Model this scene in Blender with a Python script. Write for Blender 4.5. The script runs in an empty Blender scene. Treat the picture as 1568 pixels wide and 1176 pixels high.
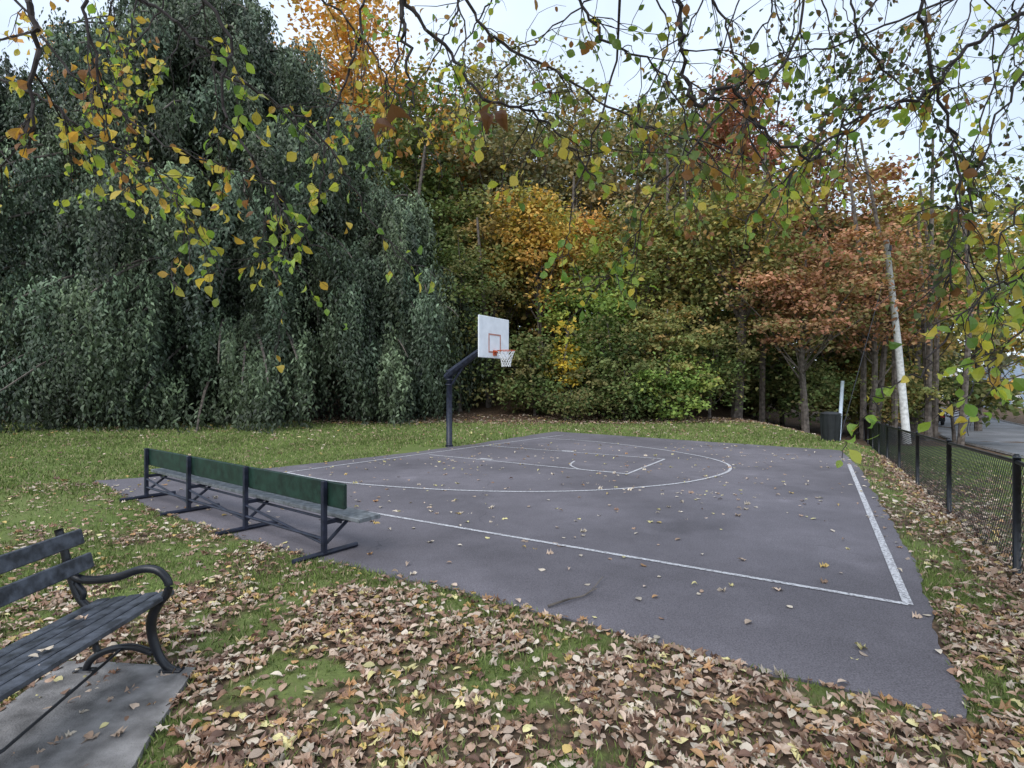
import bpy, math, random
import numpy as np
from mathutils import Vector
rng = np.random.default_rng(7); random.seed(7)
scene = bpy.context.scene

# ------------------------------------------------------------------ helpers
class MB:
    def __init__(s): s.v=[];s.c=[];s.f=[];s.m=[];s.n=0
    def add(s,V,F,col=(.5,.5,.5),mi=0):
        V=np.asarray(V,float).reshape(-1,3);F=np.asarray(F,int)
        c=np.asarray(col,float)
        if c.ndim==1: c=np.tile(c[:3],(len(V),1))
        s.v.append(V);s.c.append(c[:,:3]);s.f.append(F+s.n);s.m.append(np.full(len(F),mi));s.n+=len(V)
    def tube(s,P,r,sides=6,col=(.5,.5,.5),mi=0,caps=True):
        P=np.asarray(P,float);n=len(P);r=np.broadcast_to(np.asarray(r,float),(n,))
        T=np.gradient(P,axis=0);T/=np.linalg.norm(T,axis=1)[:,None]+1e-9
        m=T.mean(0);up=np.array([0,0,1.]) if abs(m[2])<.8*np.linalg.norm(m) else np.array([0,1.,0.01])
        A=np.cross(T,up);A/=np.linalg.norm(A,axis=1)[:,None]+1e-9;B=np.cross(T,A)
        th=np.arange(sides)*2*np.pi/sides
        V=P[:,None]+r[:,None,None]*(np.cos(th)[None,:,None]*A[:,None]+np.sin(th)[None,:,None]*B[:,None])
        i=np.arange(n-1)[:,None];j=np.arange(sides)[None];k=(j+1)%sides
        F=np.stack([i*sides+j,i*sides+k,(i+1)*sides+k,(i+1)*sides+j],-1).reshape(-1,4)
        b=s.n;s.add(V,F,col,mi)
        if caps:
            s.f.append(np.array([list(range(sides))])+b);s.m.append(np.array([mi]))
            s.f.append(np.array([list(range(sides))[::-1]])+b+(n-1)*sides);s.m.append(np.array([mi]))
    def box(s,c,size,ax=None,col=(.5,.5,.5),mi=0,bev=0.0):
        c=np.asarray(c,float);h=np.asarray(size,float)/2
        X,Y,Z=(np.eye(3) if ax is None else np.asarray(ax,float))
        V=[];b=min(bev,*(h*.9)) if bev else 0
        if b<=0:
            for sx in(-1,1):
                for sy in(-1,1):
                    for sz in(-1,1): V.append(c+X*h[0]*sx+Y*h[1]*sy+Z*h[2]*sz)
            F=[[0,1,3,2],[4,6,7,5],[0,4,5,1],[2,3,7,6],[0,2,6,4],[1,5,7,3]]
            s.add(V,F,col,mi)
        else:
            prof=[(-1,-1,1,0),(1,-1,-1,0),(1,-1,0,1),(1,1,0,-1),(1,1,-1,0),(-1,1,1,0),(-1,1,0,-1),(-1,-1,0,1)]
            rings=[(-h[0],1),(-h[0]+b,0),(h[0]-b,0),(h[0],1)]
            for x,ins in rings:
                for (py,pz,dy,dz) in prof:
                    yy=py*h[1]+dy*b; zz=pz*h[2]+dz*b
                    if ins: yy-=math.copysign(b*.5,yy); zz-=math.copysign(b*.5,zz)
                    V.append(c+X*x+Y*yy+Z*zz)
            F=[]
            for i in range(3):
                for j in range(8):
                    k=(j+1)%8;F.append([i*8+j,i*8+k,(i+1)*8+k,(i+1)*8+j])
            n0=s.n;s.add(V,F,col,mi)
            s.f.append(np.array([list(range(8))])+n0);s.m.append(np.array([mi]))
            s.f.append(np.array([list(range(8))[::-1]])+n0+24);s.m.append(np.array([mi]))
    def scatter(s,T,F,pos,a,nr,sc,col,mi=0):
        T=np.asarray(T,float);F=np.asarray(F,int);n=len(pos)
        if n==0:return
        a=a/(np.linalg.norm(a,axis=1)[:,None]+1e-9)
        nr=nr-(nr*a).sum(1)[:,None]*a;nr/=np.linalg.norm(nr,axis=1)[:,None]+1e-9
        b=np.cross(nr,a);sc=np.broadcast_to(np.asarray(sc,float),(n,))
        V=pos[:,None]+sc[:,None,None]*(T[None,:,0,None]*b[:,None]+T[None,:,1,None]*a[:,None]+T[None,:,2,None]*nr[:,None])
        k=len(T);FF=(F[None]+(np.arange(n)*k)[:,None,None]).reshape(-1,F.shape[1])
        s.add(V.reshape(-1,3),FF,np.repeat(col,k,axis=0),mi)
    def obj(s,name,mats,parent=None,smooth=False):
        me=bpy.data.meshes.new(name)
        V=np.concatenate(s.v);C=np.concatenate(s.c)
        me.vertices.add(len(V));me.vertices.foreach_set('co',V.ravel())
        L=np.concatenate([f.ravel() for f in s.f]);sz=np.concatenate([np.full(len(f),f.shape[1]) for f in s.f])
        me.loops.add(len(L));me.loops.foreach_set('vertex_index',L.astype(np.int32))
        st=np.concatenate([[0],np.cumsum(sz)[:-1]])
        me.polygons.add(len(sz));me.polygons.foreach_set('loop_start',st.astype(np.int32))
        if not isinstance(mats,(list,tuple)):mats=[mats]
        for m in mats:me.materials.append(m)
        me.polygons.foreach_set('material_index',np.concatenate(s.m).astype(np.int32))
        me.update(calc_edges=True)
        at=me.attributes.new('Col','FLOAT_COLOR','POINT')
        at.data.foreach_set('color',np.concatenate([C,np.ones((len(C),1))],1).ravel())
        me.polygons.foreach_set('use_smooth',np.full(len(sz),smooth))
        o=bpy.data.objects.new(name,me);scene.collection.objects.link(o)
        if parent:o.parent=parent
        return o
def empty(name,loc=(0,0,0)):
    e=bpy.data.objects.new(name,None);e.location=loc;e.empty_display_size=.2
    scene.collection.objects.link(e);return e
def smooth(P,n=8):
    P=np.asarray(P,float)
    Q=np.vstack([2*P[0]-P[1],P,2*P[-1]-P[-2]]);out=[]
    for i in range(1,len(Q)-2):
        for t in np.arange(n)/n:
            out.append(.5*((2*Q[i])+(-Q[i-1]+Q[i+1])*t+(2*Q[i-1]-5*Q[i]+4*Q[i+1]-Q[i+2])*t*t+(-Q[i-1]+3*Q[i]-3*Q[i+1]+Q[i+2])*t**3))
    out.append(P[-1]);return np.array(out)
_lat=rng.random((256,256))
def vnoise(x,y,sc=1.0,off=0):
    x=np.asarray(x,float)*sc+off+100;y=np.asarray(y,float)*sc+off*1.7+100
    xi=np.floor(x).astype(int);yi=np.floor(y).astype(int);fx=x-xi;fy=y-yi
    fx=fx*fx*(3-2*fx);fy=fy*fy*(3-2*fy)
    g=lambda a,b:_lat[a%256,b%256]
    return (g(xi,yi)*(1-fx)+g(xi+1,yi)*fx)*(1-fy)+(g(xi,yi+1)*(1-fx)+g(xi+1,yi+1)*fx)*fy
def sstep(a,b,x):
    t=np.clip((x-a)/(b-a),0,1);return t*t*(3-2*t)
U=np.array([.507,.862]);Nn=np.array([.862,-.507]);F0=np.array([4.47,4.8])
def sp(x,y):
    return (x-F0[0])*U[0]+(y-F0[1])*U[1],(x-F0[0])*Nn[0]+(y-F0[1])*Nn[1]
def gz(x,y):
    x=np.asarray(x,float);y=np.asarray(y,float);s,p=sp(x,y)
    zr=-.042*np.clip(s,0,40)
    lo=-.85-np.maximum(0,s-12)*.5
    w=sstep(0,1,(p-lo)/(.1-lo))
    z=w*zr-.35*sstep(3,5.2,p)
    hill=.13*np.clip(y-25.5,0,60)*sstep(4,12,-p)
    return z+hill
def sp2xy(s,p): return F0+U*s+Nn*p

# ------------------------------------------------------------------ materials
def newmat(name):
    m=bpy.data.materials.new(name);m.use_nodes=True;nt=m.node_tree;nt.nodes.clear()
    return m,nt,nt.nodes,nt.links
def pmat(name,col,rough=.6,metal=0,var=.15,scale=8,bump=.1,bscale=60,spec=.4,col2=None):
    m,nt,N,L=newmat(name)
    o=N.new('ShaderNodeOutputMaterial');b=N.new('ShaderNodeBsdfPrincipled')
    L.new(b.outputs[0],o.inputs[0])
    tc=N.new('ShaderNodeTexCoord');n=N.new('ShaderNodeTexNoise');n.inputs['Scale'].default_value=scale;n.inputs['Detail'].default_value=5
    L.new(tc.outputs['Object'],n.inputs['Vector'])
    mx=N.new('ShaderNodeMix');mx.data_type='RGBA'
    c=np.array(col);c2=np.array(col2) if col2 is not None else c*(1+var*2)
    mx.inputs[6].default_value=(*np.clip(c*(1-var),0,1),1);mx.inputs[7].default_value=(*np.clip(c2,0,1),1)
    cr=N.new('ShaderNodeMapRange');cr.inputs[1].default_value=.35;cr.inputs[2].default_value=.65
    L.new(n.outputs[0],cr.inputs[0]);L.new(cr.outputs[0],mx.inputs[0]);L.new(mx.outputs[2],b.inputs['Base Color'])
    b.inputs['Roughness'].default_value=rough;b.inputs['Metallic'].default_value=metal;b.inputs['Specular IOR Level'].default_value=spec
    n2=N.new('ShaderNodeTexNoise');n2.inputs['Scale'].default_value=bscale;L.new(tc.outputs['Object'],n2.inputs['Vector'])
    bp=N.new('ShaderNodeBump');bp.inputs['Strength'].default_value=bump;bp.inputs['Distance'].default_value=.01
    L.new(n2.outputs[0],bp.inputs['Height']);L.new(bp.outputs[0],b.inputs['Normal'])
    return m
def leafmat(name,trans=.35,rough=.55,spec=.3,tg=1.3,diffuse=False):
    m,nt,N,L=newmat(name)
    o=N.new('ShaderNodeOutputMaterial')
    a=N.new('ShaderNodeAttribute');a.attribute_name='Col'
    if diffuse:
        b=N.new('ShaderNodeBsdfDiffuse');L.new(a.outputs['Color'],b.inputs[0])
    else:
        b=N.new('ShaderNodeBsdfPrincipled');L.new(a.outputs['Color'],b.inputs['Base Color']);b.inputs['Roughness'].default_value=rough
        b.inputs['Specular IOR Level'].default_value=spec
    if trans<=0:
        L.new(b.outputs[0],o.inputs[0]);return m
    t=N.new('ShaderNodeBsdfTranslucent')
    g=N.new('ShaderNodeMix');g.data_type='RGBA';g.blend_type='MULTIPLY';g.inputs[0].default_value=1
    g.inputs[7].default_value=(tg,tg,tg*.5,1);L.new(a.outputs['Color'],g.inputs[6]);L.new(g.outputs[2],t.inputs[0])
    x=N.new('ShaderNodeMixShader');x.inputs[0].default_value=trans
    L.new(b.outputs[0],x.inputs[1]);L.new(t.outputs[0],x.inputs[2]);L.new(x.outputs[0],o.inputs[0]);return m
M_leaf=leafmat('foliage_leaves',.25,diffuse=True);M_weep=leafmat('weeping_foliage',0,.5,.35)
M_litter=leafmat('fallen_leaves',0,.5,.4,1);M_grass=leafmat('grass_blades',0,diffuse=True)
M_live=leafmat('overhang_leaves',.45,.45,.4,1.6)
M_bark=pmat('bark',(.105,.088,.075),.9,var=.4,scale=6,bump=.8,bscale=25)
M_twig=pmat('twig_bark',(.030,.023,.022),.8,var=.3,scale=20)
M_black=pmat('black_painted_iron',(.012,.013,.017),.35,var=.3,spec=.5)
M_navy=pmat('dark_painted_steel',(.016,.019,.034),.4,var=.3,scale=12)
M_green=pmat('green_painted_board',(.010,.030,.021),.5,var=.3,scale=10)
M_alu=pmat('weathered_seat_plank',(.16,.17,.18),.5,var=.25,scale=15)
M_wood=pmat('grey_painted_slat',(.055,.061,.075),.45,var=.45,scale=14,bump=.4,bscale=30)
M_white=pmat('white_board',(.78,.8,.84),.4,var=.04,scale=5)
M_orange=pmat('rim_orange',(.5,.09,.03),.4)
M_mark=pmat('faded_red_marking',(.42,.2,.16),.5)
M_net=pmat('net_white',(.7,.7,.7),.8)
M_conc=pmat('concrete',(.19,.18,.175),.85,var=.35,scale=6,bump=.6,bscale=90)
M_polew=pmat('utility_pole_wood',(.50,.50,.49),.8,var=.15,scale=9)
M_glass=pmat('car_glass',(.02,.025,.03),.1)
M_carp=pmat('car_paint',(.015,.017,.02),.25,spec=.6)
M_rub=pmat('rubber',(.02,.02,.02),.8)
M_lamp=pmat('lamp_red',(.3,.02,.02),.3)
M_siding=pmat('house_siding',(.38,.48,.62),.7,var=.06,scale=3)
M_siding2=pmat('house_siding_white',(.65,.65,.62),.7,var=.06,scale=3)
M_roof=pmat('roof_shingle',(.16,.16,.17),.9,var=.2,scale=10)
M_trim=pmat('house_trim',(.75,.75,.75),.6)
M_can=pmat('trash_can_plastic',(.02,.022,.024),.5)
M_guard=pmat('guy_guard_plastic',(.55,.62,.72),.5,var=.05)

def asphalt(name,base):
    m,nt,N,L=newmat(name)
    o=N.new('ShaderNodeOutputMaterial');b=N.new('ShaderNodeBsdfPrincipled');L.new(b.outputs[0],o.inputs[0])
    g=N.new('ShaderNodeNewGeometry')
    def noise(sc,det=5,off=0):
        n=N.new('ShaderNodeTexNoise');n.inputs['Scale'].default_value=sc;n.inputs['Detail'].default_value=det
        if off:
            v=N.new('ShaderNodeVectorMath');v.operation='ADD';v.inputs[1].default_value=(off,off,0);L.new(g.outputs['Position'],v.inputs[0]);L.new(v.outputs[0],n.inputs['Vector'])
        else: L.new(g.outputs['Position'],n.inputs['Vector'])
        return n
    def ramp(n,a,bb,lo=0,hi=1):
        r=N.new('ShaderNodeMapRange');r.inputs[1].default_value=a;r.inputs[2].default_value=bb;r.inputs[3].default_value=lo;r.inputs[4].default_value=hi
        L.new(n,r.inputs[0]);return r.outputs[0]
    def mul(a,bb):
        r=N.new('ShaderNodeMath');r.operation='MULTIPLY';L.new(a,r.inputs[0]);L.new(bb,r.inputs[1]);return r.outputs[0]
    v=mul(ramp(noise(.38,3).outputs[0],.38,.62,.80,1.14),ramp(noise(100,3).outputs[0],.3,.7,.62,1.42))
    v=mul(v,ramp(noise(4,6).outputs[0],.3,.7,.93,1.08))
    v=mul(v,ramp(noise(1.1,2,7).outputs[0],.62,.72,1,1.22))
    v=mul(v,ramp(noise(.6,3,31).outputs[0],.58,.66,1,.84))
    vo=N.new('ShaderNodeTexVoronoi');vo.feature='DISTANCE_TO_EDGE';vo.inputs['Scale'].default_value=.25
    nz=noise(1.6,5);mxv=N.new('ShaderNodeVectorMath');mxv.operation='ADD'
    sc=N.new('ShaderNodeVectorMath');sc.operation='SCALE';sc.inputs['Scale'].default_value=.9
    L.new(nz.outputs['Color'],sc.inputs[0]);L.new(g.outputs['Position'],mxv.inputs[0]);L.new(sc.outputs[0],mxv.inputs[1]);L.new(mxv.outputs[0],vo.inputs['Vector'])
    crk=ramp(vo.outputs['Distance'],0,.0022,.0,1)
    keep=ramp(noise(.6,2).outputs[0],.46,.51,0,1)
    ad=N.new('ShaderNodeMath');ad.operation='MAXIMUM';L.new(crk,ad.inputs[0]);L.new(keep,ad.inputs[1])
    v=mul(v,ramp(ad.outputs[0],0,1,.62,1))
    mx=N.new('ShaderNodeVectorMath');mx.operation='SCALE';mx.inputs[0].default_value=base
    L.new(v,mx.inputs['Scale']);L.new(mx.outputs[0],b.inputs['Base Color'])
    b.inputs['Roughness'].default_value=.8;b.inputs['Specular IOR Level'].default_value=.35
    bp=N.new('ShaderNodeBump');bp.inputs['Strength'].default_value=.5;bp.inputs['Distance'].default_value=.006
    L.new(noise(130,3).outputs[0],bp.inputs['Height']);L.new(bp.outputs[0],b.inputs['Normal'])
    return m
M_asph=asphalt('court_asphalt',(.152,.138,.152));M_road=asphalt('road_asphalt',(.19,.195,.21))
def paint():
    m,nt,N,L=newmat('worn_white_paint')
    o=N.new('ShaderNodeOutputMaterial');b=N.new('ShaderNodeBsdfPrincipled');L.new(b.outputs[0],o.inputs[0])
    g=N.new('ShaderNodeNewGeometry');n=N.new('ShaderNodeTexNoise');n.inputs['Scale'].default_value=38;n.inputs['Detail'].default_value=8;n.inputs['Roughness'].default_value=.75
    L.new(g.outputs['Position'],n.inputs['Vector'])
    r=N.new('ShaderNodeMapRange');r.inputs[1].default_value=.40;r.inputs[2].default_value=.54;L.new(n.outputs[0],r.inputs[0])
    mx=N.new('ShaderNodeMix');mx.data_type='RGBA';mx.inputs[6].default_value=(.19,.175,.19,1);mx.inputs[7].default_value=(.64,.63,.64,1)
    L.new(r.outputs[0],mx.inputs[0]);L.new(mx.outputs[2],b.inputs['Base Color']);b.inputs['Roughness'].default_value=.7
    return m
M_paint=paint()
def groundmat():
    m,nt,N,L=newmat('ground_grass_and_litter')
    o=N.new('ShaderNodeOutputMaterial');b=N.new('ShaderNodeBsdfPrincipled');L.new(b.outputs[0],o.inputs[0])
    g=N.new('ShaderNodeNewGeometry');a=N.new('ShaderNodeAttribute');a.attribute_name='Col'
    sep=N.new('ShaderNodeSeparateColor');L.new(a.outputs['Color'],sep.inputs[0])
    def noise(sc,det=5):
        n=N.new('ShaderNodeTexNoise');n.inputs['Scale'].default_value=sc;n.inputs['Detail'].default_value=det
        L.new(g.outputs['Position'],n.inputs['Vector']);return n.outputs[0]
    def mix(f,c1,c2):
        x=N.new('ShaderNodeMix');x.data_type='RGBA';L.new(f,x.inputs[0])
        for i,c in((6,c1),(7,c2)):
            if isinstance(c,tuple): x.inputs[i].default_value=(*c,1)
            else: L.new(c,x.inputs[i])
        return x.outputs[2]
    def mr(v,a1,b1,lo=0.,hi=1.):
        r=N.new('ShaderNodeMapRange');r.inputs[1].default_value=a1;r.inputs[2].default_value=b1;r.inputs[3].default_value=lo;r.inputs[4].default_value=hi
        L.new(v,r.inputs[0]);return r.outputs[0]
    grass=mix(mr(noise(30),.35,.65),(.07,.10,.03),(.16,.21,.06))
    grass=mix(mr(noise(.8),.35,.7),grass,(.17,.20,.07))
    vo=N.new('ShaderNodeTexVoronoi');vo.inputs['Scale'].default_value=14;L.new(g.outputs['Position'],vo.inputs['Vector'])
    s2=N.new('ShaderNodeSeparateColor');L.new(vo.outputs['Color'],s2.inputs[0])
    lit=mix(mr(s2.outputs[0],0,1),(.10,.06,.04),(.32,.21,.14))
    soil=mix(mr(noise(12),.35,.65),(.06,.042,.03),(.12,.088,.06))
    lit=mix(mr(vo.outputs['Distance'],.25,.55),lit,soil)
    ad=N.new('ShaderNodeMath');ad.operation='ADD';L.new(sep.outputs[0],ad.inputs[0]);L.new(mr(noise(5),.2,.8,-.3,.3),ad.inputs[1])
    c=mix(mr(ad.outputs[0],.25,.55),grass,lit)
    L.new(c,b.inputs['Base Color']);b.inputs['Roughness'].default_value=.95;b.inputs['Specular IOR Level'].default_value=.1
    bp=N.new('ShaderNodeBump');bp.inputs['Strength'].default_value=.6;bp.inputs['Distance'].default_value=.03
    L.new(noise(25),bp.inputs['Height']);L.new(bp.outputs[0],b.inputs['Normal'])
    return m
M_ground=groundmat()

# ------------------------------------------------------------------ court outline
court=np.array([(2.36,2.80),(2.97,3.75),(3.96,5.34),(5.30,7.77),(7.45,11.7),(8.6,14.2),(5.2,16.9),(1.58,19.9),(-1.45,15.2),(-2.95,13.3),(-4.84,11.35),(-6.1,10.45),(-7.5,9.75),(-4.9,7.45),(-2.3,5.65),(-.52,4.62),(.53,3.92),(1.385,3.38)])
pad=np.array([(-1.93,3.30),(-1.72,2.45),(-1.5,1.2),(-2.5,1.2),(-2.75,3.35)])
def inpoly(x,y,P):
    x=np.asarray(x);y=np.asarray(y);r=np.zeros(x.shape,bool);n=len(P)
    for i in range(n):
        x1,y1=P[i];x2,y2=P[(i+1)%n]
        c=((y1>y)!=(y2>y))&(x<(x2-x1)*(y-y1)/(y2-y1+1e-12)+x1);r^=c
    return r
def edge_dist(x,y,P):
    d=np.full(np.shape(x),1e9)
    for i in range(len(P)):
        a=P[i];b=P[(i+1)%len(P)];ab=b-a
        t=np.clip(((x-a[0])*ab[0]+(y-a[1])*ab[1])/(ab@ab),0,1)
        d=np.minimum(d,np.hypot(x-a[0]-t*ab[0],y-a[1]-t*ab[1]))
    return d
def litter(x,y):
    """0..1 leaf cover outside the court"""
    n=vnoise(x,y,1.6)*.4+vnoise(x,y,4.6,5)*.4+vnoise(x,y,.5,9)*.2
    near=1-sstep(5.0,10.0,y+ .30*np.maximum(0,-x-2.5))
    s,p=sp(x,y)
    right=sstep(-1.4,-.8,p)*(1-sstep(9,14,s))*(1-sstep(2,5,p))
    edge=np.exp(-edge_dist(x,y,court)/.8)*.6*(1-sstep(9,12,y))
    base=np.clip(np.maximum.reduce([near*.9,right*.85,edge]),0,1)
    d=base*np.clip(.36+1.9*(n-.44),.06,.9)
    forest=sstep(23.0,26.0,y+1.5*vnoise(x,y,.4)-1.2*sstep(-6,-12,x))
    return np.clip(np.maximum(d,forest),0.06,1)
def axis(lo,hi,c0,c1,fine,grow):
    a=list(np.arange(c0,c1+1e-6,fine));st=fine
    while a[-1]<hi: st*=grow;a.append(a[-1]+st)
    st=fine
    while a[0]>lo: st*=grow;a.insert(0,a[0]-st)
    return np.array(a)
xs=axis(-500,500,-14,16,.22,1.12);ys=axis(-300,600,-1,24,.22,1.12)
XX,YY=np.meshgrid(xs,ys,indexing='ij');ZZ=gz(XX,YY)
outc=~inpoly(XX,YY,court);ZZ=ZZ+np.where(outc&(edge_dist(XX,YY,court)>.35)&(edge_dist(XX,YY,pad)>.3)&~inpoly(XX,YY,pad),.03*(vnoise(XX,YY,1.3)-.3),-.004)
mb=MB();nx,ny=XX.shape
i=np.arange(nx-1)[:,None];j=np.arange(ny-1)[None]
Fq=np.stack([i*ny+j,(i+1)*ny+j,(i+1)*ny+j+1,i*ny+j+1],-1).reshape(-1,4)
lt=litter(XX,YY).ravel()
mb.add(np.stack([XX,YY,ZZ],-1).reshape(-1,3),Fq,np.stack([lt,lt,lt],1));mb.obj('ground',M_ground,smooth=True)
import bmesh
def polysheet(name,P,z,mat,jit=.03):
    pts=[]
    for k in range(len(P)):
        a=P[k];b=P[(k+1)%len(P)];n=max(2,int(np.linalg.norm(b-a)/.07))
        for t in np.arange(n)/n: pts.append(a+(b-a)*t)
    pts=np.array(pts);jx=(vnoise(pts[:,0],pts[:,1],2)-.5)*jit*3+(vnoise(pts[:,0],pts[:,1],9)-.5)*jit*1.5
    jy=(vnoise(pts[:,0],pts[:,1],2,9)-.5)*jit*3+(vnoise(pts[:,0],pts[:,1],9,3)-.5)*jit*1.5
    bm=bmesh.new();vs=[bm.verts.new((p[0]+a,p[1]+b,z)) for p,a,b in zip(pts,jx,jy)]
    f=bm.faces.new(vs);f.normal_update()
    if f.normal.z<0:f.normal_flip()
    e=bmesh.ops.extrude_face_region(bm,geom=[f])
    for v in e['geom']:
        if isinstance(v,bmesh.types.BMVert): v.co.z=z
    for v in vs: v.co.z=z-.06
    bmesh.ops.triangulate(bm,faces=[x for x in bm.faces if len(x.verts)>4])
    bmesh.ops.recalc_face_normals(bm,faces=bm.faces)
    me=bpy.data.meshes.new(name);bm.to_mesh(me);bm.free();me.materials.append(mat)
    o=bpy.data.objects.new(name,me);scene.collection.objects.link(o);return o
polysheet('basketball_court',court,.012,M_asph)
mb=MB()
def stripe(P,w=.05,z=.017):
    P=np.asarray(P,float);T=np.gradient(P,axis=0);T/=np.linalg.norm(T,axis=1)[:,None]
    S=np.stack([-T[:,1],T[:,0]],1);n=len(P)
    ww=w*(1+.15*(vnoise(P[:,0],P[:,1],6)-.5))[:,None]
    A=P+S*ww/2;B=P-S*ww/2
    V=np.concatenate([np.c_[A,np.full(n,z)],np.c_[B,np.full(n,z)]])
    F=[[n+k,n+k+1,k+1,k] for k in range(n-1)];mb.add(V,F)
def seg(a,b,w=.05,z=.017):
    a=np.array(a);b=np.array(b);n=max(2,int(np.linalg.norm(b-a)/.2));stripe([a+(b-a)*t for t in np.linspace(0,1,n)],w,z)
A=(3.12,4.27);B=(7.28,11.71);C=(-5.39,9.43);D=(1.77,18.5)
seg(A,B,.07);seg(A,C,.055,.0174);seg(C,D,.055,.0178)
seg((-2.03,13.3),(2.22,10.45),.055,.0182);seg((-.72,15.27),(3.53,12.52),.055,.0186);seg((2.22,10.45),(3.53,12.52),.055,.019)
arc=smooth([(-4.4,10.6),(-3.2,9.68),(-1.79,9.08),(-.465,8.78),(.70,8.75),(1.79,8.97),(3.06,9.56),(4.01,10.4),(4.5,11.17),(4.68,12.1),(4.43,13.3),(3.54,15.0),(2.28,16.5),(.95,17.3)],6)
stripe(arc,.06,.0194)
stripe(smooth([(1.41,12.2),(1.25,11.62),(1.35,11.09),(1.58,10.84),(2.0,10.7)],5),.045,.0198)
seg((-.75,12.62),(-.45,12.42),.12,.0202);seg((1.3,14.1),(1.6,13.9),.12,.0202)
mb.obj('court_line_markings',M_paint)

# ------------------------------------------------------------------ road
mb=MB();ss=[-60,-20,0,10,20,30,40,160];V=[];F=[]
for s in ss:
    for p in(5.5,13.5):
        q=sp2xy(s,p);V.append((q[0],q[1],-.042*np.clip(s,0,40)-.35+.02))
for k in range(len(ss)-1):F.append([2*k,2*k+1,2*k+3,2*k+2])
mb.add(V,F);mb.obj('road',M_road)
mb=MB()
for p in(5.42,13.58):
    P=[(*sp2xy(s,p),-.042*np.clip(s,0,40)-.35+.05) for s in ss];mb.tube(P,.09,4)
mb.obj('kerb',M_conc)

# ------------------------------------------------------------------ grass
blade=np.array([(-.09,0,0),(.09,0,0),(.05,.6,.06),(0,1,.25)]);bladeF=[[0,1,2],[0,2,3]]
mb=MB()
def blades(n,x0,x1,y0,y1,h,thr,w=1.0):
    x=rng.uniform(x0,x1,n);y=rng.uniform(y0,y1,n)
    tuft=sstep(.25,.7,vnoise(x,y,6,2)*.6+vnoise(x,y,1.5,8)*.4)
    lt=litter(x,y)
    k=(~inpoly(x,y,court))&(~inpoly(x,y,pad))&(rng.random(n)<np.clip(1.15-lt*thr,0.05,1)*np.where(y<9,.25+.75*tuft,1))&(np.abs(x)<.97*y+1)
    s_,p_=sp(x,y);k&=(p_<5.2)
    x=x[k];y=y[k];n=len(x);z=gz(x,y)
    a=np.stack([rng.normal(0,.45,n),rng.normal(0,.45,n),np.ones(n)],1);nr=rng.normal(0,1,(n,3));nr[:,2]*=.3
    t=rng.random((n,1));t2=(vnoise(x,y,.7)[:,None]*.6+vnoise(x,y,3,4)[:,None]*.4)
    col=np.array([.10,.14,.045])*(1-t)+np.array([.22,.28,.085])*t
    col=col*(.6+.8*t2);dry=rng.random(n)<.18;col[dry]=(.36,.31,.18)
    T=blade.copy();T[:,0]*=w
    mb.scatter(T,bladeF,np.stack([x,y,z],1),a,nr,h*rng.uniform(.4,1.2,n),col)
blades(110000,-5,4,2,5.5,.05,1.0,1.0);blades(75000,-9,5,4.5,9.5,.055,.95,1.1);blades(24000,2.5,9,3,9,.055,.9)
blades(80000,-24,-3,8.5,18,.07,.9,1.9);blades(50000,-26,12,15,26,.09,.8,2.6);blades(20000,5,14,9,22,.08,.7,1.6)
mb.obj('lawn_grass',M_grass)

# ------------------------------------------------------------------ fallen leaves
def leaf_tpl(curl,fold,w=.34,wave=0.,petiole=False):
    st=[0,.28,.55,.8,1.0];wd=[0,.8,1,.62,0];V=[(0,0,0)]
    for t,q in zip(st[1:4],wd[1:4]):
        z=curl*math.sin(t*math.pi)*.5
        V+=[(-w*q,t,z+fold*q+wave*math.sin(t*9)),(0,t,z),(w*q,t,z+fold*q*.8-wave*math.sin(t*7))]
    V.append((0,1.0,curl*-.15))
    F=[[0,2,1],[0,3,2],[10,7+0,8],[10,8,9]]
    for r in(0,1):
        o=1+3*r;F+=[[o,o+1,o+4],[o,o+4,o+3],[o+1,o+2,o+5],[o+1,o+5,o+4]]
    if petiole:
        V+=[(-.018,0,0),(.018,0,0),(0,-.3,.03)];F+=[[11,12,13]]
    V=np.array(V);V[:,1]-=.5
    return V,F
LT=[leaf_tpl(.2,.10,.30),leaf_tpl(.4,.25,.24,.04),leaf_tpl(-.22,.08,.33,.03),leaf_tpl(.1,.05,.36)]
LV=[leaf_tpl(.25,.12,.34,0,True),leaf_tpl(.5,.25,.32,.04,True),leaf_tpl(-.3,.1,.36,.03,True),leaf_tpl(.1,.05,.4,0,True)]
def maple_tpl(b=.1):
    ang=[-90,-40,-20,10,30,60,75,90,105,120,150,170,200,220];rad=[.25,.42,.24,.60,.30,.33,.36,.66,.36,.33,.30,.60,.24,.42]
    V=[(0,0,0)]+[(r*math.cos(math.radians(t)),r*math.sin(math.radians(t)),b*(math.sin(t*.11)+r)) for t,r in zip(ang,rad)]
    return np.array(V),[[0,k,k%14+1] for k in range(1,15)]
MT=[maple_tpl(.12),maple_tpl(.25)]
pal=np.array([(.42,.28,.195),(.58,.44,.335),(.32,.185,.12),(.66,.56,.44),(.18,.10,.07),(.58,.41,.14),(.46,.26,.12),(.68,.60,.29)])
pw=np.array([.25,.21,.17,.13,.12,.04,.05,.04])
mb=MB()
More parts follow.
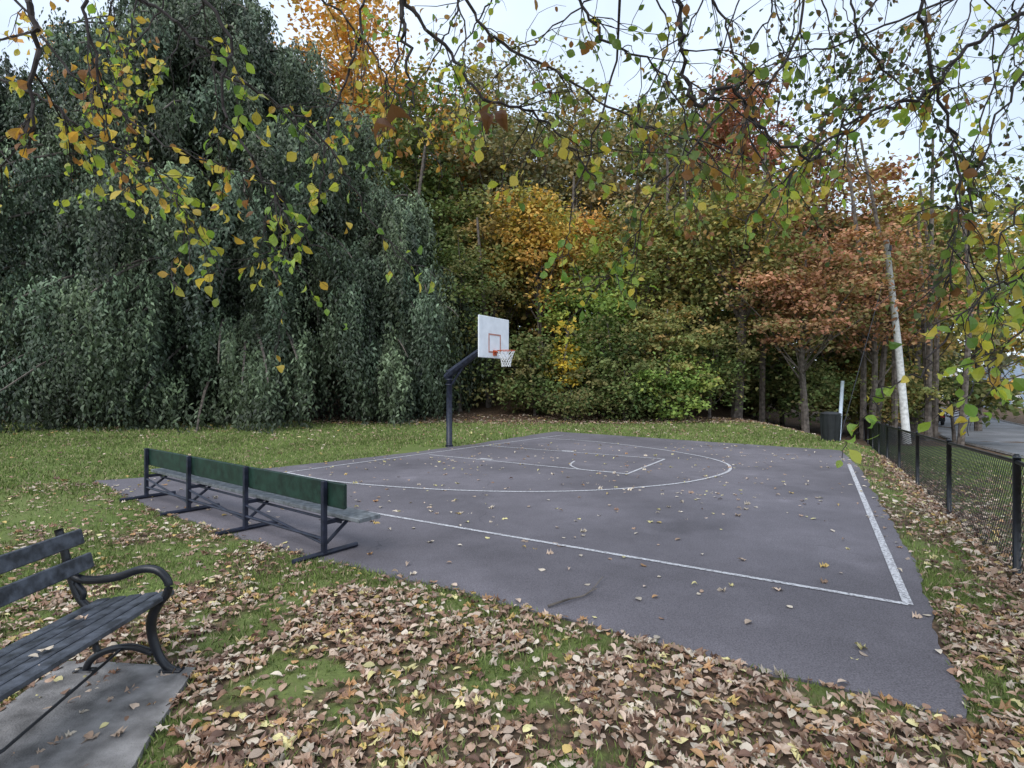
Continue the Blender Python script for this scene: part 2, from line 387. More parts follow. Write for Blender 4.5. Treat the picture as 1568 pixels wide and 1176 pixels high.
def leaves(x,y,z0,lift,sz=(.05,.095),tilt=.22,pw=pw):
    n=len(x);ch=rng.integers(0,6,n)
    ci=rng.choice(len(pal),n,p=pw/pw.sum());col=pal[ci]*rng.uniform(.6,1.2,(n,1))
    z=z0+lift*rng.random(n)+.006
    th=rng.uniform(0,2*np.pi,n)
    a=np.stack([np.cos(th),np.sin(th),rng.normal(0,tilt*.6,n)],1);nr=np.stack([rng.normal(0,tilt,n),rng.normal(0,tilt,n),np.where(rng.random(n)<.7,1,-1)],1)
    sc=rng.uniform(*sz,n)
    for k in range(6):
        q=ch==k;T,F=(LT+MT)[k]
        mb.scatter(T,F,np.stack([x,y,z],1)[q],a[q],nr[q],sc[q]*(1.15 if k>3 else 1),col[q])
def cand(n,x0,x1,y0,y1,mode,fac=1.0):
    x=rng.uniform(x0,x1,n);y=rng.uniform(y0,y1,n);ic=inpoly(x,y,court)
    if mode=='out':k=(~ic)&(rng.random(n)<litter(x,y)*fac)&(~inpoly(x,y,pad)|(rng.random(n)<.22))
    else:
        d=edge_dist(x,y,court);k=ic&(rng.random(n)<np.clip(.22*(.3+1.4*vnoise(x,y,.5))+.8*np.exp(-d/.10),0,1)*fac)
    k&=np.abs(x)<.97*y+.6
    return x[k],y[k]
for args in [(25000,-4,5,2,4.6),(27000,-9,2,4.4,9.5),(10000,2.2,9,2.4,10)]:
    x,y=cand(*args,'out');leaves(x,y,gz(x,y)+.010,.022,(.032,.080))
x,y=cand(16000,-14,12,7.5,24,'out',.9);leaves(x,y,gz(x,y)+.03,.03,(.06,.10))
x,y=cand(12000,-26,14,17,27,'out',1);leaves(x,y,gz(x,y)+.02,.05,(.09,.15))
brt=np.array([.10,.25,.03,.35,.01,.08,.04,.14])
x,y=cand(5600,-8,9,2.8,16,'in');leaves(x,y,0*x+.014,.004,(.040,.085),.15,brt)
s=rng.uniform(-2,14,3000);p=rng.normal(-.05,.16,3000);q=F0[None]+s[:,None]*U+p[:,None]*Nn
leaves(q[:,0],q[:,1],gz(q[:,0],q[:,1]),.12,(.045,.085),.6)
leaves(rng.uniform(-2.48,-2.1,7),rng.uniform(1.8,3.2,7),np.full(7,.475),.0,(.04,.06),.1,brt)
mb.obj('fallen_leaves',M_litter)

# ------------------------------------------------------------------ hoop
hoop=empty('basketball_hoop',(-1.75,15.13,0))
def local(mb,name,mats,par,sm=False):
    L0=np.array(par.location)
    mb.v=[v-L0 for v in mb.v];return mb.obj(name,mats,par,sm)
nd=np.array([.85,-.527,0]);wd=np.array([.527,.85,0]);zz=np.array([0,0,1.]);P0=np.array([-1.75,15.13,0])
mb=MB();mb.tube([P0+(0,0,-.1),P0+(0,0,1.2),P0+(0,0,2.12)],.085,14);mb.tube([P0+(0,0,2.12),P0+(0,0,2.15)],.10,14)
for h in(.0,1.72,1.86,1.98):mb.tube([P0+(0,0,h+.01),P0+(0,0,h+.05)],.11,14)
local(mb,'pole',M_navy,hoop,True)
bc=P0+nd*1.5+zz*2.97
mb=MB();mb.tube([P0+zz*1.93-nd*.1,P0+zz*2.1+nd*.12,P0+nd*.8+zz*2.5,P0+nd*1.3+zz*2.78],[.11,.12,.095,.08],8)
mb.tube([P0+nd*.1+zz*1.75,P0+nd*.55+zz*2.3],.03,6)
mb.tube([P0+nd*1.25+zz*2.76,bc-nd*.06+wd*.35+zz*.3],.025,6);mb.tube([P0+nd*1.25+zz*2.76,bc-nd*.06-wd*.35+zz*.3],.025,6)
mb.tube([P0+nd*1.25+zz*2.74,bc-nd*.06-zz*.35],.04,6)
mb.box(bc-nd*.045,(.9,.04,.7),(wd,nd,zz));local(mb,'support_arm',M_navy,hoop)
mb=MB();mb.box(bc,(1.42,.04,1.08),(wd,nd,zz),bev=.012);local(mb,'backboard',M_white,hoop)
mb=MB()
for dx,dz,sx,sz in[(-.27,-.15,.04,.5),(.27,-.15,.04,.5),(0,.08,.50,.04),(0,-.38,.50,.04)]:
    mb.box(bc+nd*.024+wd*dx+zz*dz,(sx,.006,sz),(wd,nd,zz))
local(mb,'target_square',M_mark,hoop)
rc=bc+nd*.38;rc[2]=2.62;th=np.linspace(0,2*np.pi,25)
mb=MB();mb.tube([rc+.23*(np.cos(t)*nd+np.sin(t)*wd) for t in th],.011,6,caps=False)
mb.box(rc-nd*.29-zz*.02,(.16,.14,.03),(wd,nd,zz));mb.box(rc-nd*.35-zz*.05,(.16,.02,.14),(wd,nd,zz))
local(mb,'rim',M_orange,hoop)
mb=MB()
for k in range(12):
    for sg in(1,-1):
        P=[]
        for t in np.linspace(0,1,7):
            an=k*np.pi/6+sg*t*1.57;r=.225-.11*math.sin(t*1.57);P.append(rc+r*(math.cos(an)*nd+math.sin(an)*wd)-zz*.42*t)
        mb.tube(P,.007,4)
local(mb,'net',M_net,hoop)

# ------------------------------------------------------------------ players bench
bd=np.array([-.797,.603,0]);bn=np.array([.603,.797,0]);Q0=np.array([-1.90,5.48,.012])
pb=empty('players_bench',Q0)
LN=4.6
mb=MB()
for t in(0,.345,.68,1):
    b=Q0+bd*LN*t
    mb.box(b+zz*.39,(.05,.05,.74),(bd,bn,zz),bev=.006)
    mb.tube([b-bn*.34+zz*.028,b+bn*.40+zz*.028],.026,8)
    mb.tube([b+zz*.05,b+bn*.0+zz*.06],.03,8)
    mb.box(b+bn*.19+zz*.335,(.04,.38,.04),(bd,bn,zz))
    mb.tube([b+bn*.02+zz*.12,b+bn*.30+zz*.32],.018,6)
mb.tube([Q0+zz*.17,Q0+bd*LN+zz*.17],.018,8);mb.tube([Q0+bn*.2+zz*.30,Q0+bn*.2+bd*LN+zz*.30],.015,8)
for a,b in((0,.345),(.345,.68),(.68,1)):
    mb.tube([Q0+bd*LN*a+zz*.12,Q0+bd*LN*b+zz*.30],.014,6)
local(mb,'legs',M_navy,pb)
mb=MB();cuts=[-.30,LN*.345,LN*.68,LN+.15]
for a,b in zip(cuts[:-1],cuts[1:]):
    mb.box(Q0+bd*(a+b)/2+bn*.05+zz*.625,(b-a-.03,.04,.25),(bd,bn,zz),bev=.008)
local(mb,'backrest',M_green,pb)
mb=MB();mb.box(Q0+bd*(LN/2-.10)+bn*.26+zz*.385,(LN+.6,.27,.045),(bd,bn,zz),bev=.008);local(mb,'seat',M_alu,pb)

# ------------------------------------------------------------------ park bench (slatted, cast-iron ends)
K0=np.array([-2.3,2.35,0]);kb=empty('park_bench',K0)
def endframe(yy):
    mb=MB();f=lambda L:[(x,yy,z) for x,z in L]
    arm=smooth(f([(-2.66,.62),(-2.60,.585),(-2.50,.575),(-2.36,.595),(-2.22,.64),(-2.12,.63),(-2.06,.56),(-2.075,.48),(-2.14,.42)]),5)
    mb.tube(arm,.024,10);leg=smooth(f([(-2.11,.45),(-2.155,.36),(-2.16,.26),(-2.12,.13),(-2.07,.06),(-2.02,.03)]),5);mb.tube(leg,np.linspace(.030,.022,len(leg)),10)
    mb.box((-2.04,yy,.035),(.13,.06,.025),bev=.008)
    bk=smooth(f([(-2.72,.88),(-2.69,.78),(-2.65,.62),(-2.60,.48),(-2.52,.40),(-2.40,.395),(-2.25,.415),(-2.12,.44)]),5);mb.tube(bk,.022,8)
    mb.tube(smooth(f([(-2.15,.14),(-2.28,.175),(-2.42,.155),(-2.52,.10),(-2.56,.03)]),5),.021,8)
    mb.box((-2.56,yy,.03),(.12,.06,.025),bev=.008)
    mb.tube(smooth(f([(-2.55,.42),(-2.49,.30),(-2.50,.20),(-2.48,.14)]),4),.018,8)
    mb.tube(smooth(f([(-2.62,.56),(-2.57,.50),(-2.58,.45)]),4),.018,8)
    return mb
local(endframe(3.25),'cast_iron_end_frame_1',M_black,kb,True);local(endframe(1.42),'cast_iron_end_frame_2',M_black,kb,True)
mb=MB()
ya=np.array([0,1.,0]);yl=2.02;yc=2.33
for k in range(5):
    x=-2.51+k*.098;z=.418+k*.012
    a=np.array([.99,0,.13]);mb.box((x,yc,z),(yl,.082,.03),(ya,a,np.array([-.13,0,.99])),bev=.006)
local(mb,'seat',M_wood,kb)
mb=MB()
for x,z in((-2.60,.665),(-2.66,.81)):
    a=np.array([-.25,0,.97]);mb.box((x,yc,z),(yl+.02,.095,.028),(ya,a,np.array([.97,0,.25])),bev=.006)
local(mb,'backrest',M_wood,kb)
mb=MB();mb.tube([(-2.33,3.24,.17),(-2.25,2.4,.13),(-2.33,1.45,.17)],.008,6);local(mb,'tie_rod',M_black,kb)
polysheet('concrete_pad',pad,.032,M_conc,.012)

mb=MB();P=smooth([(.28,4.2,.03),(.45,4.32,.035),(.62,4.45,.03),(.80,4.78,.05)],4);mb.tube(P,np.linspace(.010,.004,len(P)),6)
mb.tube([(.6,4.44,.03),(.70,4.46,.07)],.004,5);mb.obj('fallen_stick',M_bark)

# ------------------------------------------------------------------ fence
fe=empty('chain_link_fence',(F0[0],F0[1],0))
def fp(s,h,o=0):
    q=sp2xy(s,o);return np.array([q[0],q[1],-.042*max(0,min(40,s))+h])
mb=MB();s0,s1=-3.2,25.6
for k in range(-1,9):
    s=k*3.2;mb.tube([fp(s,-.1),fp(s,1.1)],.03,10);mb.tube([fp(s,1.1),fp(s,1.13)],[.036,.015],10)
mb.tube([fp(s0,1.06),fp(0,1.06),fp(s1,1.06)],.021,8)
mb.tube([fp(s0,.05),fp(0,.05),fp(s1,.05)],.006,6)
local(mb,'posts_and_rail',M_black,fe,True)
mb=MB();Hh=1.03
for s in np.arange(s0,s1,.075):
    for sg,o in((1,.004),(-1,-.004)):
        a,b=(s,s+Hh*.9)
        P=[fp(a if sg>0 else b,.03,o+.02),fp((a+b)/2,.03+Hh/2,o+.02),fp(b if sg>0 else a,.03+Hh,o+.02)];mb.tube(P,.0026,3,caps=False)
local(mb,'chain_link_mesh',M_black,fe)

# ------------------------------------------------------------------ utility pole, guy, bin
zp=float(gz(18.2,25));up=empty('utility_pole',(18.2,25,zp))
mb=MB();P=[(18.25,25,zp-.3),(17.8,25,zp+4.6),(17.25,25,zp+9.4)];mb.tube(P,[.17,.145,.115],12);local(mb,'shaft',M_polew,up,True)
mb=MB();mb.tube([(17.25,24.85,zp+8.9),(17.25,24.7,zp+8.9)],.03,6);mb.tube([(17.25,24.7,zp+8.85),(17.25,24.7,zp+9.1)],.05,8);local(mb,'insulator',M_can,up)
mb=MB();g0=np.array([10.9,18.1,float(gz(10.9,18.1))]);g1=np.array([17.3,25,zp+8.2]);mb.tube([g0,g1],.012,5)
for dx in(0,.1):
    P=[(17.25+dx+t*42,24.7+t*60,zp+8.9-2.5*math.sin(math.pi*t)*.6-dx*4) for t in np.linspace(0,1,12)];mb.tube(P,.014,4)
local(mb,'wires',M_black,up)
mb=MB();mb.tube([g0,g0+np.array([.35,.35,2.1])],.055,10);local(mb,'guy_wire_guard',M_guard,up,True)
bx,by=9.75,16.6
bz=float(gz(bx,by))
mb=MB();mb.tube([(bx,by,bz),(bx,by,bz+.5),(bx,by,bz+.82)],[.23,.26,.28],16);mb.tube([(bx,by,bz+.82),(bx,by,bz+.85),(bx,by,bz+.90)],[.30,.30,.16],16)
for k in range(8):
    t=k*np.pi/4;mb.tube([(bx+.245*math.cos(t),by+.245*math.sin(t),bz+.03),(bx+.295*math.cos(t),by+.295*math.sin(t),bz+.80)],.012,5)
mb.obj('trash_can',M_can,smooth=False)

# ------------------------------------------------------------------ car
def car(loc,d,paint):
    e=empty('parked_car',loc);X=np.array([d[0],d[1],0]);Y=np.array([-d[1],d[0],0]);O=np.array(loc)
    prof=[(-2.2,.35),(-2.25,.75),(-2.1,.98),(-1.5,1.02),(-1.0,1.42),(-.5,1.5),(.35,1.48),(.95,1.05),(1.9,.9),(2.2,.7),(2.22,.35)]
    mb=MB();V=[];n=len(prof)
    for k,(w) in enumerate((-.86,-.9,.9,.86)):
        for (x,z) in prof:
            ins=.0 if z<1.03 else .16
            sgn=math.copysign(1,w);V.append(O+X*(x*(.97 if k in(0,3) else 1))+Y*(w-sgn*ins)+zz*(z if k in(1,2) else z*.985))
    F=[[r*n+i,r*n+i+1,(r+1)*n+i+1,(r+1)*n+i] for r in range(3) for i in range(n-1)]
    mb.add(V,F)
    for r in(0,3):
        mb.f.append(np.array([list(range(r*n,(r+1)*n))]));mb.m.append(np.array([0]))
    local(mb,'body',paint,e)
    mb=MB()
    for sg in(-1,1):
        w=.885*sg
        for q in([(-1.38,1.05),(-.95,1.38),(-.3,1.42),(-.3,1.05)],[(-.22,1.05),(-.22,1.42),(.3,1.4),(.8,1.05)]):
            mb.add([O+X*x+Y*(w-sg*(.14 if z>1.1 else .0)*1)+zz*z for x,z in q],[[0,1,2,3]])
    mb.add([O+X*x+Y*y+zz*z for x,y,z in[(-1.52,-.72,1.07),(-1.52,.72,1.07),(-1.06,.62,1.40),(-1.06,-.62,1.40)]],[[0,1,2,3]])
    mb.add([O+X*x+Y*y+zz*z for x,y,z in[(.93,-.72,1.1),(.93,.72,1.1),(.45,.62,1.45),(.45,-.62,1.45)]],[[0,1,2,3]])
    local(mb,'windows',M_glass,e)
    mb=MB()
    for x in(-1.4,1.4):
        for y in(-.82,.82):mb.tube([O+X*x+Y*(y-.11)+zz*.33,O+X*x+Y*(y+.11)+zz*.33],.33,18)
    local(mb,'wheels',M_rub,e)
    mb=MB()
    for y in(-.7,.7):mb.box(O-X*2.24+Y*y+zz*.8,(.05,.3,.14),(X,Y,zz))
    local(mb,'tail_lamps',M_lamp,e)
q=sp2xy(58,6.6);car((q[0],q[1],-.042*40-.33),U,M_carp)

# ------------------------------------------------------------------ houses
def house(name,cx,cy,w,d,h,mat,rot=0):
    z0=float(gz(cx,cy));e=empty(name,(cx,cy,z0));c,s=math.cos(rot),math.sin(rot);X=np.array([c,s,0]);Y=np.array([-s,c,0]);O=np.array([cx,cy,z0])
    mb=MB();V=[O+X*x+Y*y+zz*z for x,y,z in[(-w/2,-d/2,0),(w/2,-d/2,0),(w/2,d/2,0),(-w/2,d/2,0),(-w/2,-d/2,h),(w/2,-d/2,h),(w/2,d/2,h),(-w/2,d/2,h)]]
    V+=[O-Y*d/2+zz*(h+w*.32),O+Y*d/2+zz*(h+w*.32)]
    mb.add(V,[[0,1,5,4],[1,2,6,5],[2,3,7,6],[3,0,4,7]])
    mb.f.append(np.array([[4,5,8],[6,7,9]]));mb.m.append(np.array([0,0]));local(mb,'walls',mat,e)
    mb=MB()
    for sg in(-1,1):
        mb.add([O+X*sg*(w/2+.4)+Y*y+zz*(h-.22) for y in(-d/2-.4,d/2+.4)]+[O+Y*y+zz*(h+w*.32+.05) for y in(d/2+.4,-d/2-.4)]+
               [O+X*sg*(w/2+.4)+Y*y+zz*(h-.4) for y in(-d/2-.4,d/2+.4)]+[O+Y*y+zz*(h+w*.32-.13) for y in(d/2+.4,-d/2-.4)],[[0,1,2,3],[4,5,6,7],[0,3,7,4],[1,2,6,5],[0,1,5,4]])
    local(mb,'roof',M_roof,e)
    mt=MB();mg=MB()
    for face,(A_,B_,ln) in enumerate([(X,-Y,w),(Y,-X,d)]):
        off=(d if face==0 else w)/2
        for fl in(0,1):
            for t in(-.3,0,.3):
                if fl==0 and t==0 and face==0:continue
                cc=O+A_*t*ln+B_*off+zz*(1.5+fl*2.6)
                if 1.5+fl*2.6+.8>h:continue
                mt.box(cc+B_*.02,(1.15,.05,1.5),(A_,B_,zz));mg.box(cc+B_*.04,(.95,.04,1.3),(A_,B_,zz))
    mt.box(O-Y*(d/2+.02)+zz*1.05,(1.1,.06,2.1),(X,Y,zz))
    local(mt,'window_frames_and_door',M_trim,e);local(mg,'windows',M_glass,e)
house('blue_house',82,90,9,10,5.4,M_siding,-.5);house('white_house',100,128,10,10,5.4,M_siding2,-.5)

# ------------------------------------------------------------------ trees
qd=np.array([(-.38,.35,.03),(0,0,0),(.38,.35,.03),(0,1,-.08)]);qF=[[0,1,2,3]]
P_={'green':[(.12,.17,.06),(.16,.21,.075),(.08,.125,.05),(.20,.22,.09),(.24,.20,.09)],
 'bright':[(.22,.32,.08),(.29,.38,.10),(.15,.24,.065),(.38,.38,.10),(.14,.22,.07)],
 'grey':[(.22,.24,.15),(.26,.27,.17),(.16,.19,.13),(.44,.30,.14),(.30,.28,.16),(.48,.36,.18)],
 'orange':[(.74,.37,.12),(.80,.46,.16),(.58,.29,.10),(.42,.35,.12)],
 'gold':[(.70,.46,.12),(.62,.38,.10),(.42,.36,.10),(.27,.29,.09),(.58,.31,.10)],
 'yellow':[(.78,.56,.09),(.70,.45,.08),(.42,.38,.08),(.2,.28,.07)],
 'red':[(.50,.21,.17),(.58,.28,.20),(.38,.16,.12),(.33,.25,.14)],
 'rust':[(.42,.20,.13),(.52,.27,.16),(.30,.15,.10),(.28,.25,.11),(.20,.22,.09)],
 'olive':[(.28,.28,.10),(.36,.32,.12),(.18,.22,.08),(.50,.32,.13),(.22,.26,.10)],
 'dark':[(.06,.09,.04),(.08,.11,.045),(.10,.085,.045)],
 'yg':[(.42,.42,.13),(.50,.44,.13),(.27,.32,.10),(.20,.25,.09)]}
def tree(name,x,y,top,cb,r,pal,n,ls=.26,trunk=.28,cl=None,flat=.55,lean=0,mb=None):
    own=mb is None
    if own:mb=MB()
    z0=float(gz(x,y));H=top-z0;cb=max(cb,z0)
    tp=[(x+lean*t+.15*math.sin(t*5+x),y+.15*math.sin(t*4+y),z0-.3+(H*.9+.3)*t) for t in np.linspace(0,1,8)]
    if trunk>0:mb.tube(tp,[trunk*(1-.85*t)+.02 for t in np.linspace(0,1,8)],8,(.1,.08,.06),0)
    nc=cl or max(14,int(n/70))
    u=rng.normal(0,1,(nc,3));u/=np.linalg.norm(u,axis=1)[:,None];rr=rng.random(nc)**.5*rng.uniform(.8,1.22,nc)
    ch=(top-cb)/2;c=np.array([x+lean*.6,y,cb+ch])
    cz=u[:,2]*np.minimum(rr,1.08);wid=r*(1-.28*np.clip(cz,0,1))*(.6+.8*vnoise(u[:,0]*3+x,u[:,1]*3+y+u[:,2]*2,1.3))
    C=np.stack([c[0]+u[:,0]*rr*wid,c[1]+u[:,1]*rr*wid,np.maximum(c[2]+cz*ch,z0+.3)],1)
    if trunk>0:
        for k in rng.choice(nc,min(nc,22),replace=False):
            e=C[k];t0=np.clip((e[2]-z0)/(H)*.75-.05,.15,.9);s_=np.array([np.interp(t0,np.linspace(0,1,8),[q[a] for q in tp]) for a in range(3)])
            m=(s_+e)/2+(0,0,-.3+.3*rng.random());L_=smooth([s_,m,e],4)
            mb.tube(L_,np.linspace(trunk*.3,.015,len(L_)),5,(.1,.08,.06),0,caps=False)
    wts=rng.uniform(.3,1.7,nc);per=rng.multinomial(n,wts/wts.sum());ci=np.repeat(np.arange(nc),per);N_=len(ci)
    rad=(r*.17+.35)*(.5+1.0*rng.random(nc))
    off=rng.normal(0,.55,(N_,3))*rad[ci][:,None];off[:,2]*=flat
    off[:,2]-=.12*(off[:,0]**2+off[:,1]**2)/rad[ci]
    pos=C[ci]+off
    pl=np.array(P_[pal]);cc=pl[rng.integers(0,len(pl),nc)]*(.65+.65*rng.random((nc,1)))
    lf=pl[rng.integers(0,len(pl),N_)];mix=.4;col=(cc[ci]*(1-mix)+lf*mix)*rng.uniform(.7,1.3,(N_,1))
    a=rng.normal(0,1,(N_,3));a[:,2]=a[:,2]*.4-.35;nr=rng.normal(0,.6,(N_,3));nr[:,2]+=1;nr[:,1]-=.4
    mb.scatter(qd,qF,pos,a,nr,ls*rng.uniform(.6,1.25,N_),np.clip(col,0,.85),1)
    if own:return mb.obj(name,[M_bark,M_leaf])
tree('orange_maple_tree',-11.2,38,31,12,5.2,'orange',13000,.34,.35)
tree('oak_tree',-5.7,33,22.5,5,4.6,'green',13000,.29)
tree('oak_tree',-1,36,23.5,8,5.0,'grey',13000,.3)
tree('oak_tree',4.4,38,23.0,8,5.0,'grey',13000,.3)
tree('ash_tree',9.6,36,20.5,8,4.6,'grey',12000,.3)
tree('orange_maple_tree',-4,40,25,10,4.2,'orange',7000,.34,.3)
tree('golden_birch_tree',1.6,30,13.0,5.5,3.3,'gold',9000,.25,.16)
tree('golden_birch_tree',-1.2,31.5,13.5,5,2.6,'olive',6000,.25,.12)
tree('golden_birch_tree',4.6,33,12.8,6,2.8,'orange',5000,.25,.12)
tree('red_maple_tree',16.5,40,25.5,12,4.2,'red',11000,.32)
tree('red_maple_tree',19.8,34,17.0,6,4.6,'rust',11000,.3)
tree('oak_tree',11.7,28,14.3,4.5,3.6,'olive',10000,.25,.3)
tree('red_dogwood_tree',14.0,26,8.6,3.0,3.6,'rust',10000,.2,.17,flat=.25)
tree('red_dogwood_tree',18.5,28,10.2,3.5,3.8,'rust',9000,.22,.17,flat=.25)
tree('ash_tree',30.6,42,17,3,5.0,'yg',11000,.34)
tree('ash_tree',24.5,33,13,2,3.6,'olive',8000,.28)
tree('roadside_maple_tree',47,48,22,4,6.5,'yg',12000,.38)
tree('roadside_maple_tree',40,60,15,3,5,'orange',5000,.42)
tree('roadside_maple_tree',56,78,15,3,6,'yg',5000,.5)
tree('roadside_maple_tree',72,80,14,2,5,'gold',4000,.5)
tree('hornbeam_tree',-2.6,28,9.5,1.2,2.6,'green',9000,.2,.14)
tree('hornbeam_tree',-4.6,31,12.5,2.5,3.0,'green',9000,.24,.16)
tree('hornbeam_tree',6.9,30,11.5,3,3.2,'olive',9000,.23,.16)
tree('hornbeam_tree',10.3,32,13.5,4,3.2,'olive',8000,.25,.18)
tree('hornbeam_tree',4.4,28.5,9.0,2,2.6,'bright',8000,.2,.13)
tree('yellow_shrub',2.6,26.6,4.8,1.0,1.1,'yellow',2300,.2,.06,flat=.35)
tree('spicebush_shrub',1.0,26.8,4.5,.3,1.5,'green',4500,.19,.07)
tree('spicebush_shrub',4.6,26.2,5.2,.2,2.0,'green',6500,.19,.08,flat=.35)
tree('spicebush_shrub',7.6,26.6,6.0,.2,2.3,'olive',7000,.19,.08,flat=.3)
tree('spicebush_shrub',7.4,25.4,3.4,.1,2.0,'bright',5000,.18,.08,flat=.35)
tree('spicebush_shrub',10,27,4.5,.2,1.9,'green',5000,.19,.08)
tree('spicebush_shrub',5.3,25.2,2.6,.1,1.6,'green',4000,.17,.05)
tree('spicebush_shrub',2.6,25.2,1.6,.1,1.2,'green',2000,.15,.05)
tree('spicebush_shrub',15.5,28.5,3.2,.2,2.2,'green',4000,.2,.06)
tree('spicebush_shrub',20.5,30,3.4,-.4,2.6,'olive',4000,.2,.06)
mb=MB()
for k in range(44):
    x=-24+64*(k+rng.random())/44;y=rng.uniform(41,56);pk=random.choice(['green','grey','grey','olive','olive','orange','gold','rust','grey'])
    q=x/y;lim=.66 if q<-.1 else (.57 if q<.3 else (.54 if q<.46 else .40))
    tree('',x,y,min(1.75+y*rng.uniform(lim-.16,lim),35),2,rng.uniform(4,6),pk,2900,.62,.25,mb=mb)
for k in range(16):
    x=-60+34*(k+rng.random())/16;y=rng.uniform(36,50);tree('',x,y,rng.uniform(22,30),2,rng.uniform(4,6),random.choice(['green','olive','orange','gold']),2600,.6,.25,mb=mb)
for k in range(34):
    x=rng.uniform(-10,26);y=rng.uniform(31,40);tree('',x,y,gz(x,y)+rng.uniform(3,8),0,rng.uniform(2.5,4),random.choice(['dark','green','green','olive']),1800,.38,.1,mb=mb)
for k in range(30):
    x=rng.uniform(-6,24);y=rng.uniform(28,38);z=float(gz(x,y));h=rng.uniform(9,16)
    mb.tube([(x,y,z-.2),(x+rng.normal(0,.3),y,z+h*.5),(x+rng.normal(0,.6),y,z+h)],[.17,.13,.06],6,(.1,.08,.06),0)
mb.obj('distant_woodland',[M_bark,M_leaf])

# ------------------------------------------------------------------ weeping tree
def weeping(name,x0,y0,limbs,trunkH,tr):
    mb=MB();z0=float(gz(x0,y0))
    tp=np.array([(x0+.5*math.sin(t*4),y0+.3*math.sin(t*5),z0-.2+trunkH*t) for t in np.linspace(0,1,9)])
    mb.tube(tp,np.linspace(tr,.08,9),10,(.1,.09,.08),0)
    POS=[];AX=[];COL=[];SC=[]
    for (h,az,L,rise,dens) in limbs:
        t=np.clip(h/trunkH,0,.98);s=np.array([np.interp(t,np.linspace(0,1,9),tp[:,a]) for a in range(3)])
        d=np.array([math.cos(az),math.sin(az),0]);sd=np.array([-d[1],d[0],0])
        w=rng.normal(0,.18)
        def P(t):return s+d*L*t+sd*w*L*t*t+zz*(rise*np.sin(np.minimum(t*1.9,2.6))-.28*L*t**3)
        pts=np.array([P(q) for q in np.linspace(0,1,9)]);mb.tube(pts,np.linspace(.12,.02,9)*(.5+L/14),5,(.1,.09,.08),0,caps=False)
        ns=int(L*dens);lb=rng.uniform(.6,1.35);hue=rng.random()
        sub=[(1-.9*rng.random()**1.2,rng.normal(0,.15+.09*L*.35),rng.uniform(.45,1.5),rng.normal(0,.35)) for _ in range(max(3,int(L*1.5)))]
        for _ in range(ns):
            t,lat,lm,zo=random.choice(sub);t=min(1,max(.08,t+rng.normal(0,.03)));lat+=rng.normal(0,.14)
            S=P(t)+sd*lat+d*rng.normal(0,.25)+zz*(rng.normal(0,.22)+zo)-zz*abs(lat)*.3
            gl=S[2]-float(gz(S[0],S[1]))
            if gl<.4:continue
            ln=min((gl-.12*rng.random())*(1 if rng.random()<.55 else rng.uniform(.5,.95)),rng.uniform(.7,2.9)*lm*(1.3 if S[2]<6 else 1))
            m=max(4,int(ln/.10));u=np.linspace(0,1,m)
            dr=d*rng.uniform(.1,.8)+sd*rng.normal(0,.32)
            path=S+dr*(1-np.exp(-3*u))[:,None]*.8*min(1,ln/2)-zz*(ln*u**1.15)[:,None]+np.stack([.06*np.sin(u*9+lat*9),.06*np.cos(u*7+t*9),0*u],1)
            POS.append(path+rng.normal(0,.05,(m,3)))
            sds=np.where(rng.random((m,1))<.5,1,-1)
            AX.append(-zz*1.0+sd*sds*rng.uniform(.2,.9,(m,1))+rng.normal(0,.35,(m,3)))
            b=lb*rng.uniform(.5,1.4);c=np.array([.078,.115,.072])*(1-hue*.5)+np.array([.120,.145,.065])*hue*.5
            tipl=(.58+1.0*(1-u)**2)[:,None]  # painted highlight: strand tops coloured lighter, hanging ends darker as if in shade
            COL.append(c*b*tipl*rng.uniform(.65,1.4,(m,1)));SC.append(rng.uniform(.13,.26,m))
    POS=np.concatenate(POS);AX=np.concatenate(AX);COL=np.concatenate(COL);SC=np.concatenate(SC)
    nr=rng.normal(0,.7,POS.shape);nr+=np.array([0,-.8,.5])
    T=qd.copy();T[:,0]*=.55
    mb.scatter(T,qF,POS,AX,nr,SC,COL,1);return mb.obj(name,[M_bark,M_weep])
limbs=[]
for k in range(230):
    h=rng.uniform(2.6,20.5);fr=h/20.5
    az=-math.pi/2+rng.normal(0,1.1)
    R=11*math.sqrt(max(0.14,1-(fr*.92)**3.0))*rng.uniform(.45,1.05)
    limbs.append((h-.6,az,max(2.0,R),rng.uniform(.4,1.7),25))
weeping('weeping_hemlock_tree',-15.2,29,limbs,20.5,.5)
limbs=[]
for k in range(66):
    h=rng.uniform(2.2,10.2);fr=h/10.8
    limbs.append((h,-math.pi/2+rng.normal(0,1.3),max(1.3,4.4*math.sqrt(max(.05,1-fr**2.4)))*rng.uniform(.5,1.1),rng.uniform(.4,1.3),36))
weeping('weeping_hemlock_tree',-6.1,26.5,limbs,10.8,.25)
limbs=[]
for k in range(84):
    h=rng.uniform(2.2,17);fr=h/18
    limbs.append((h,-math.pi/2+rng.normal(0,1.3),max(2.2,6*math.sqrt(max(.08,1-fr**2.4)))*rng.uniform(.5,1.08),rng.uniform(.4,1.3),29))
weeping('weeping_hemlock_tree',-25,27.5,limbs,18,.3)

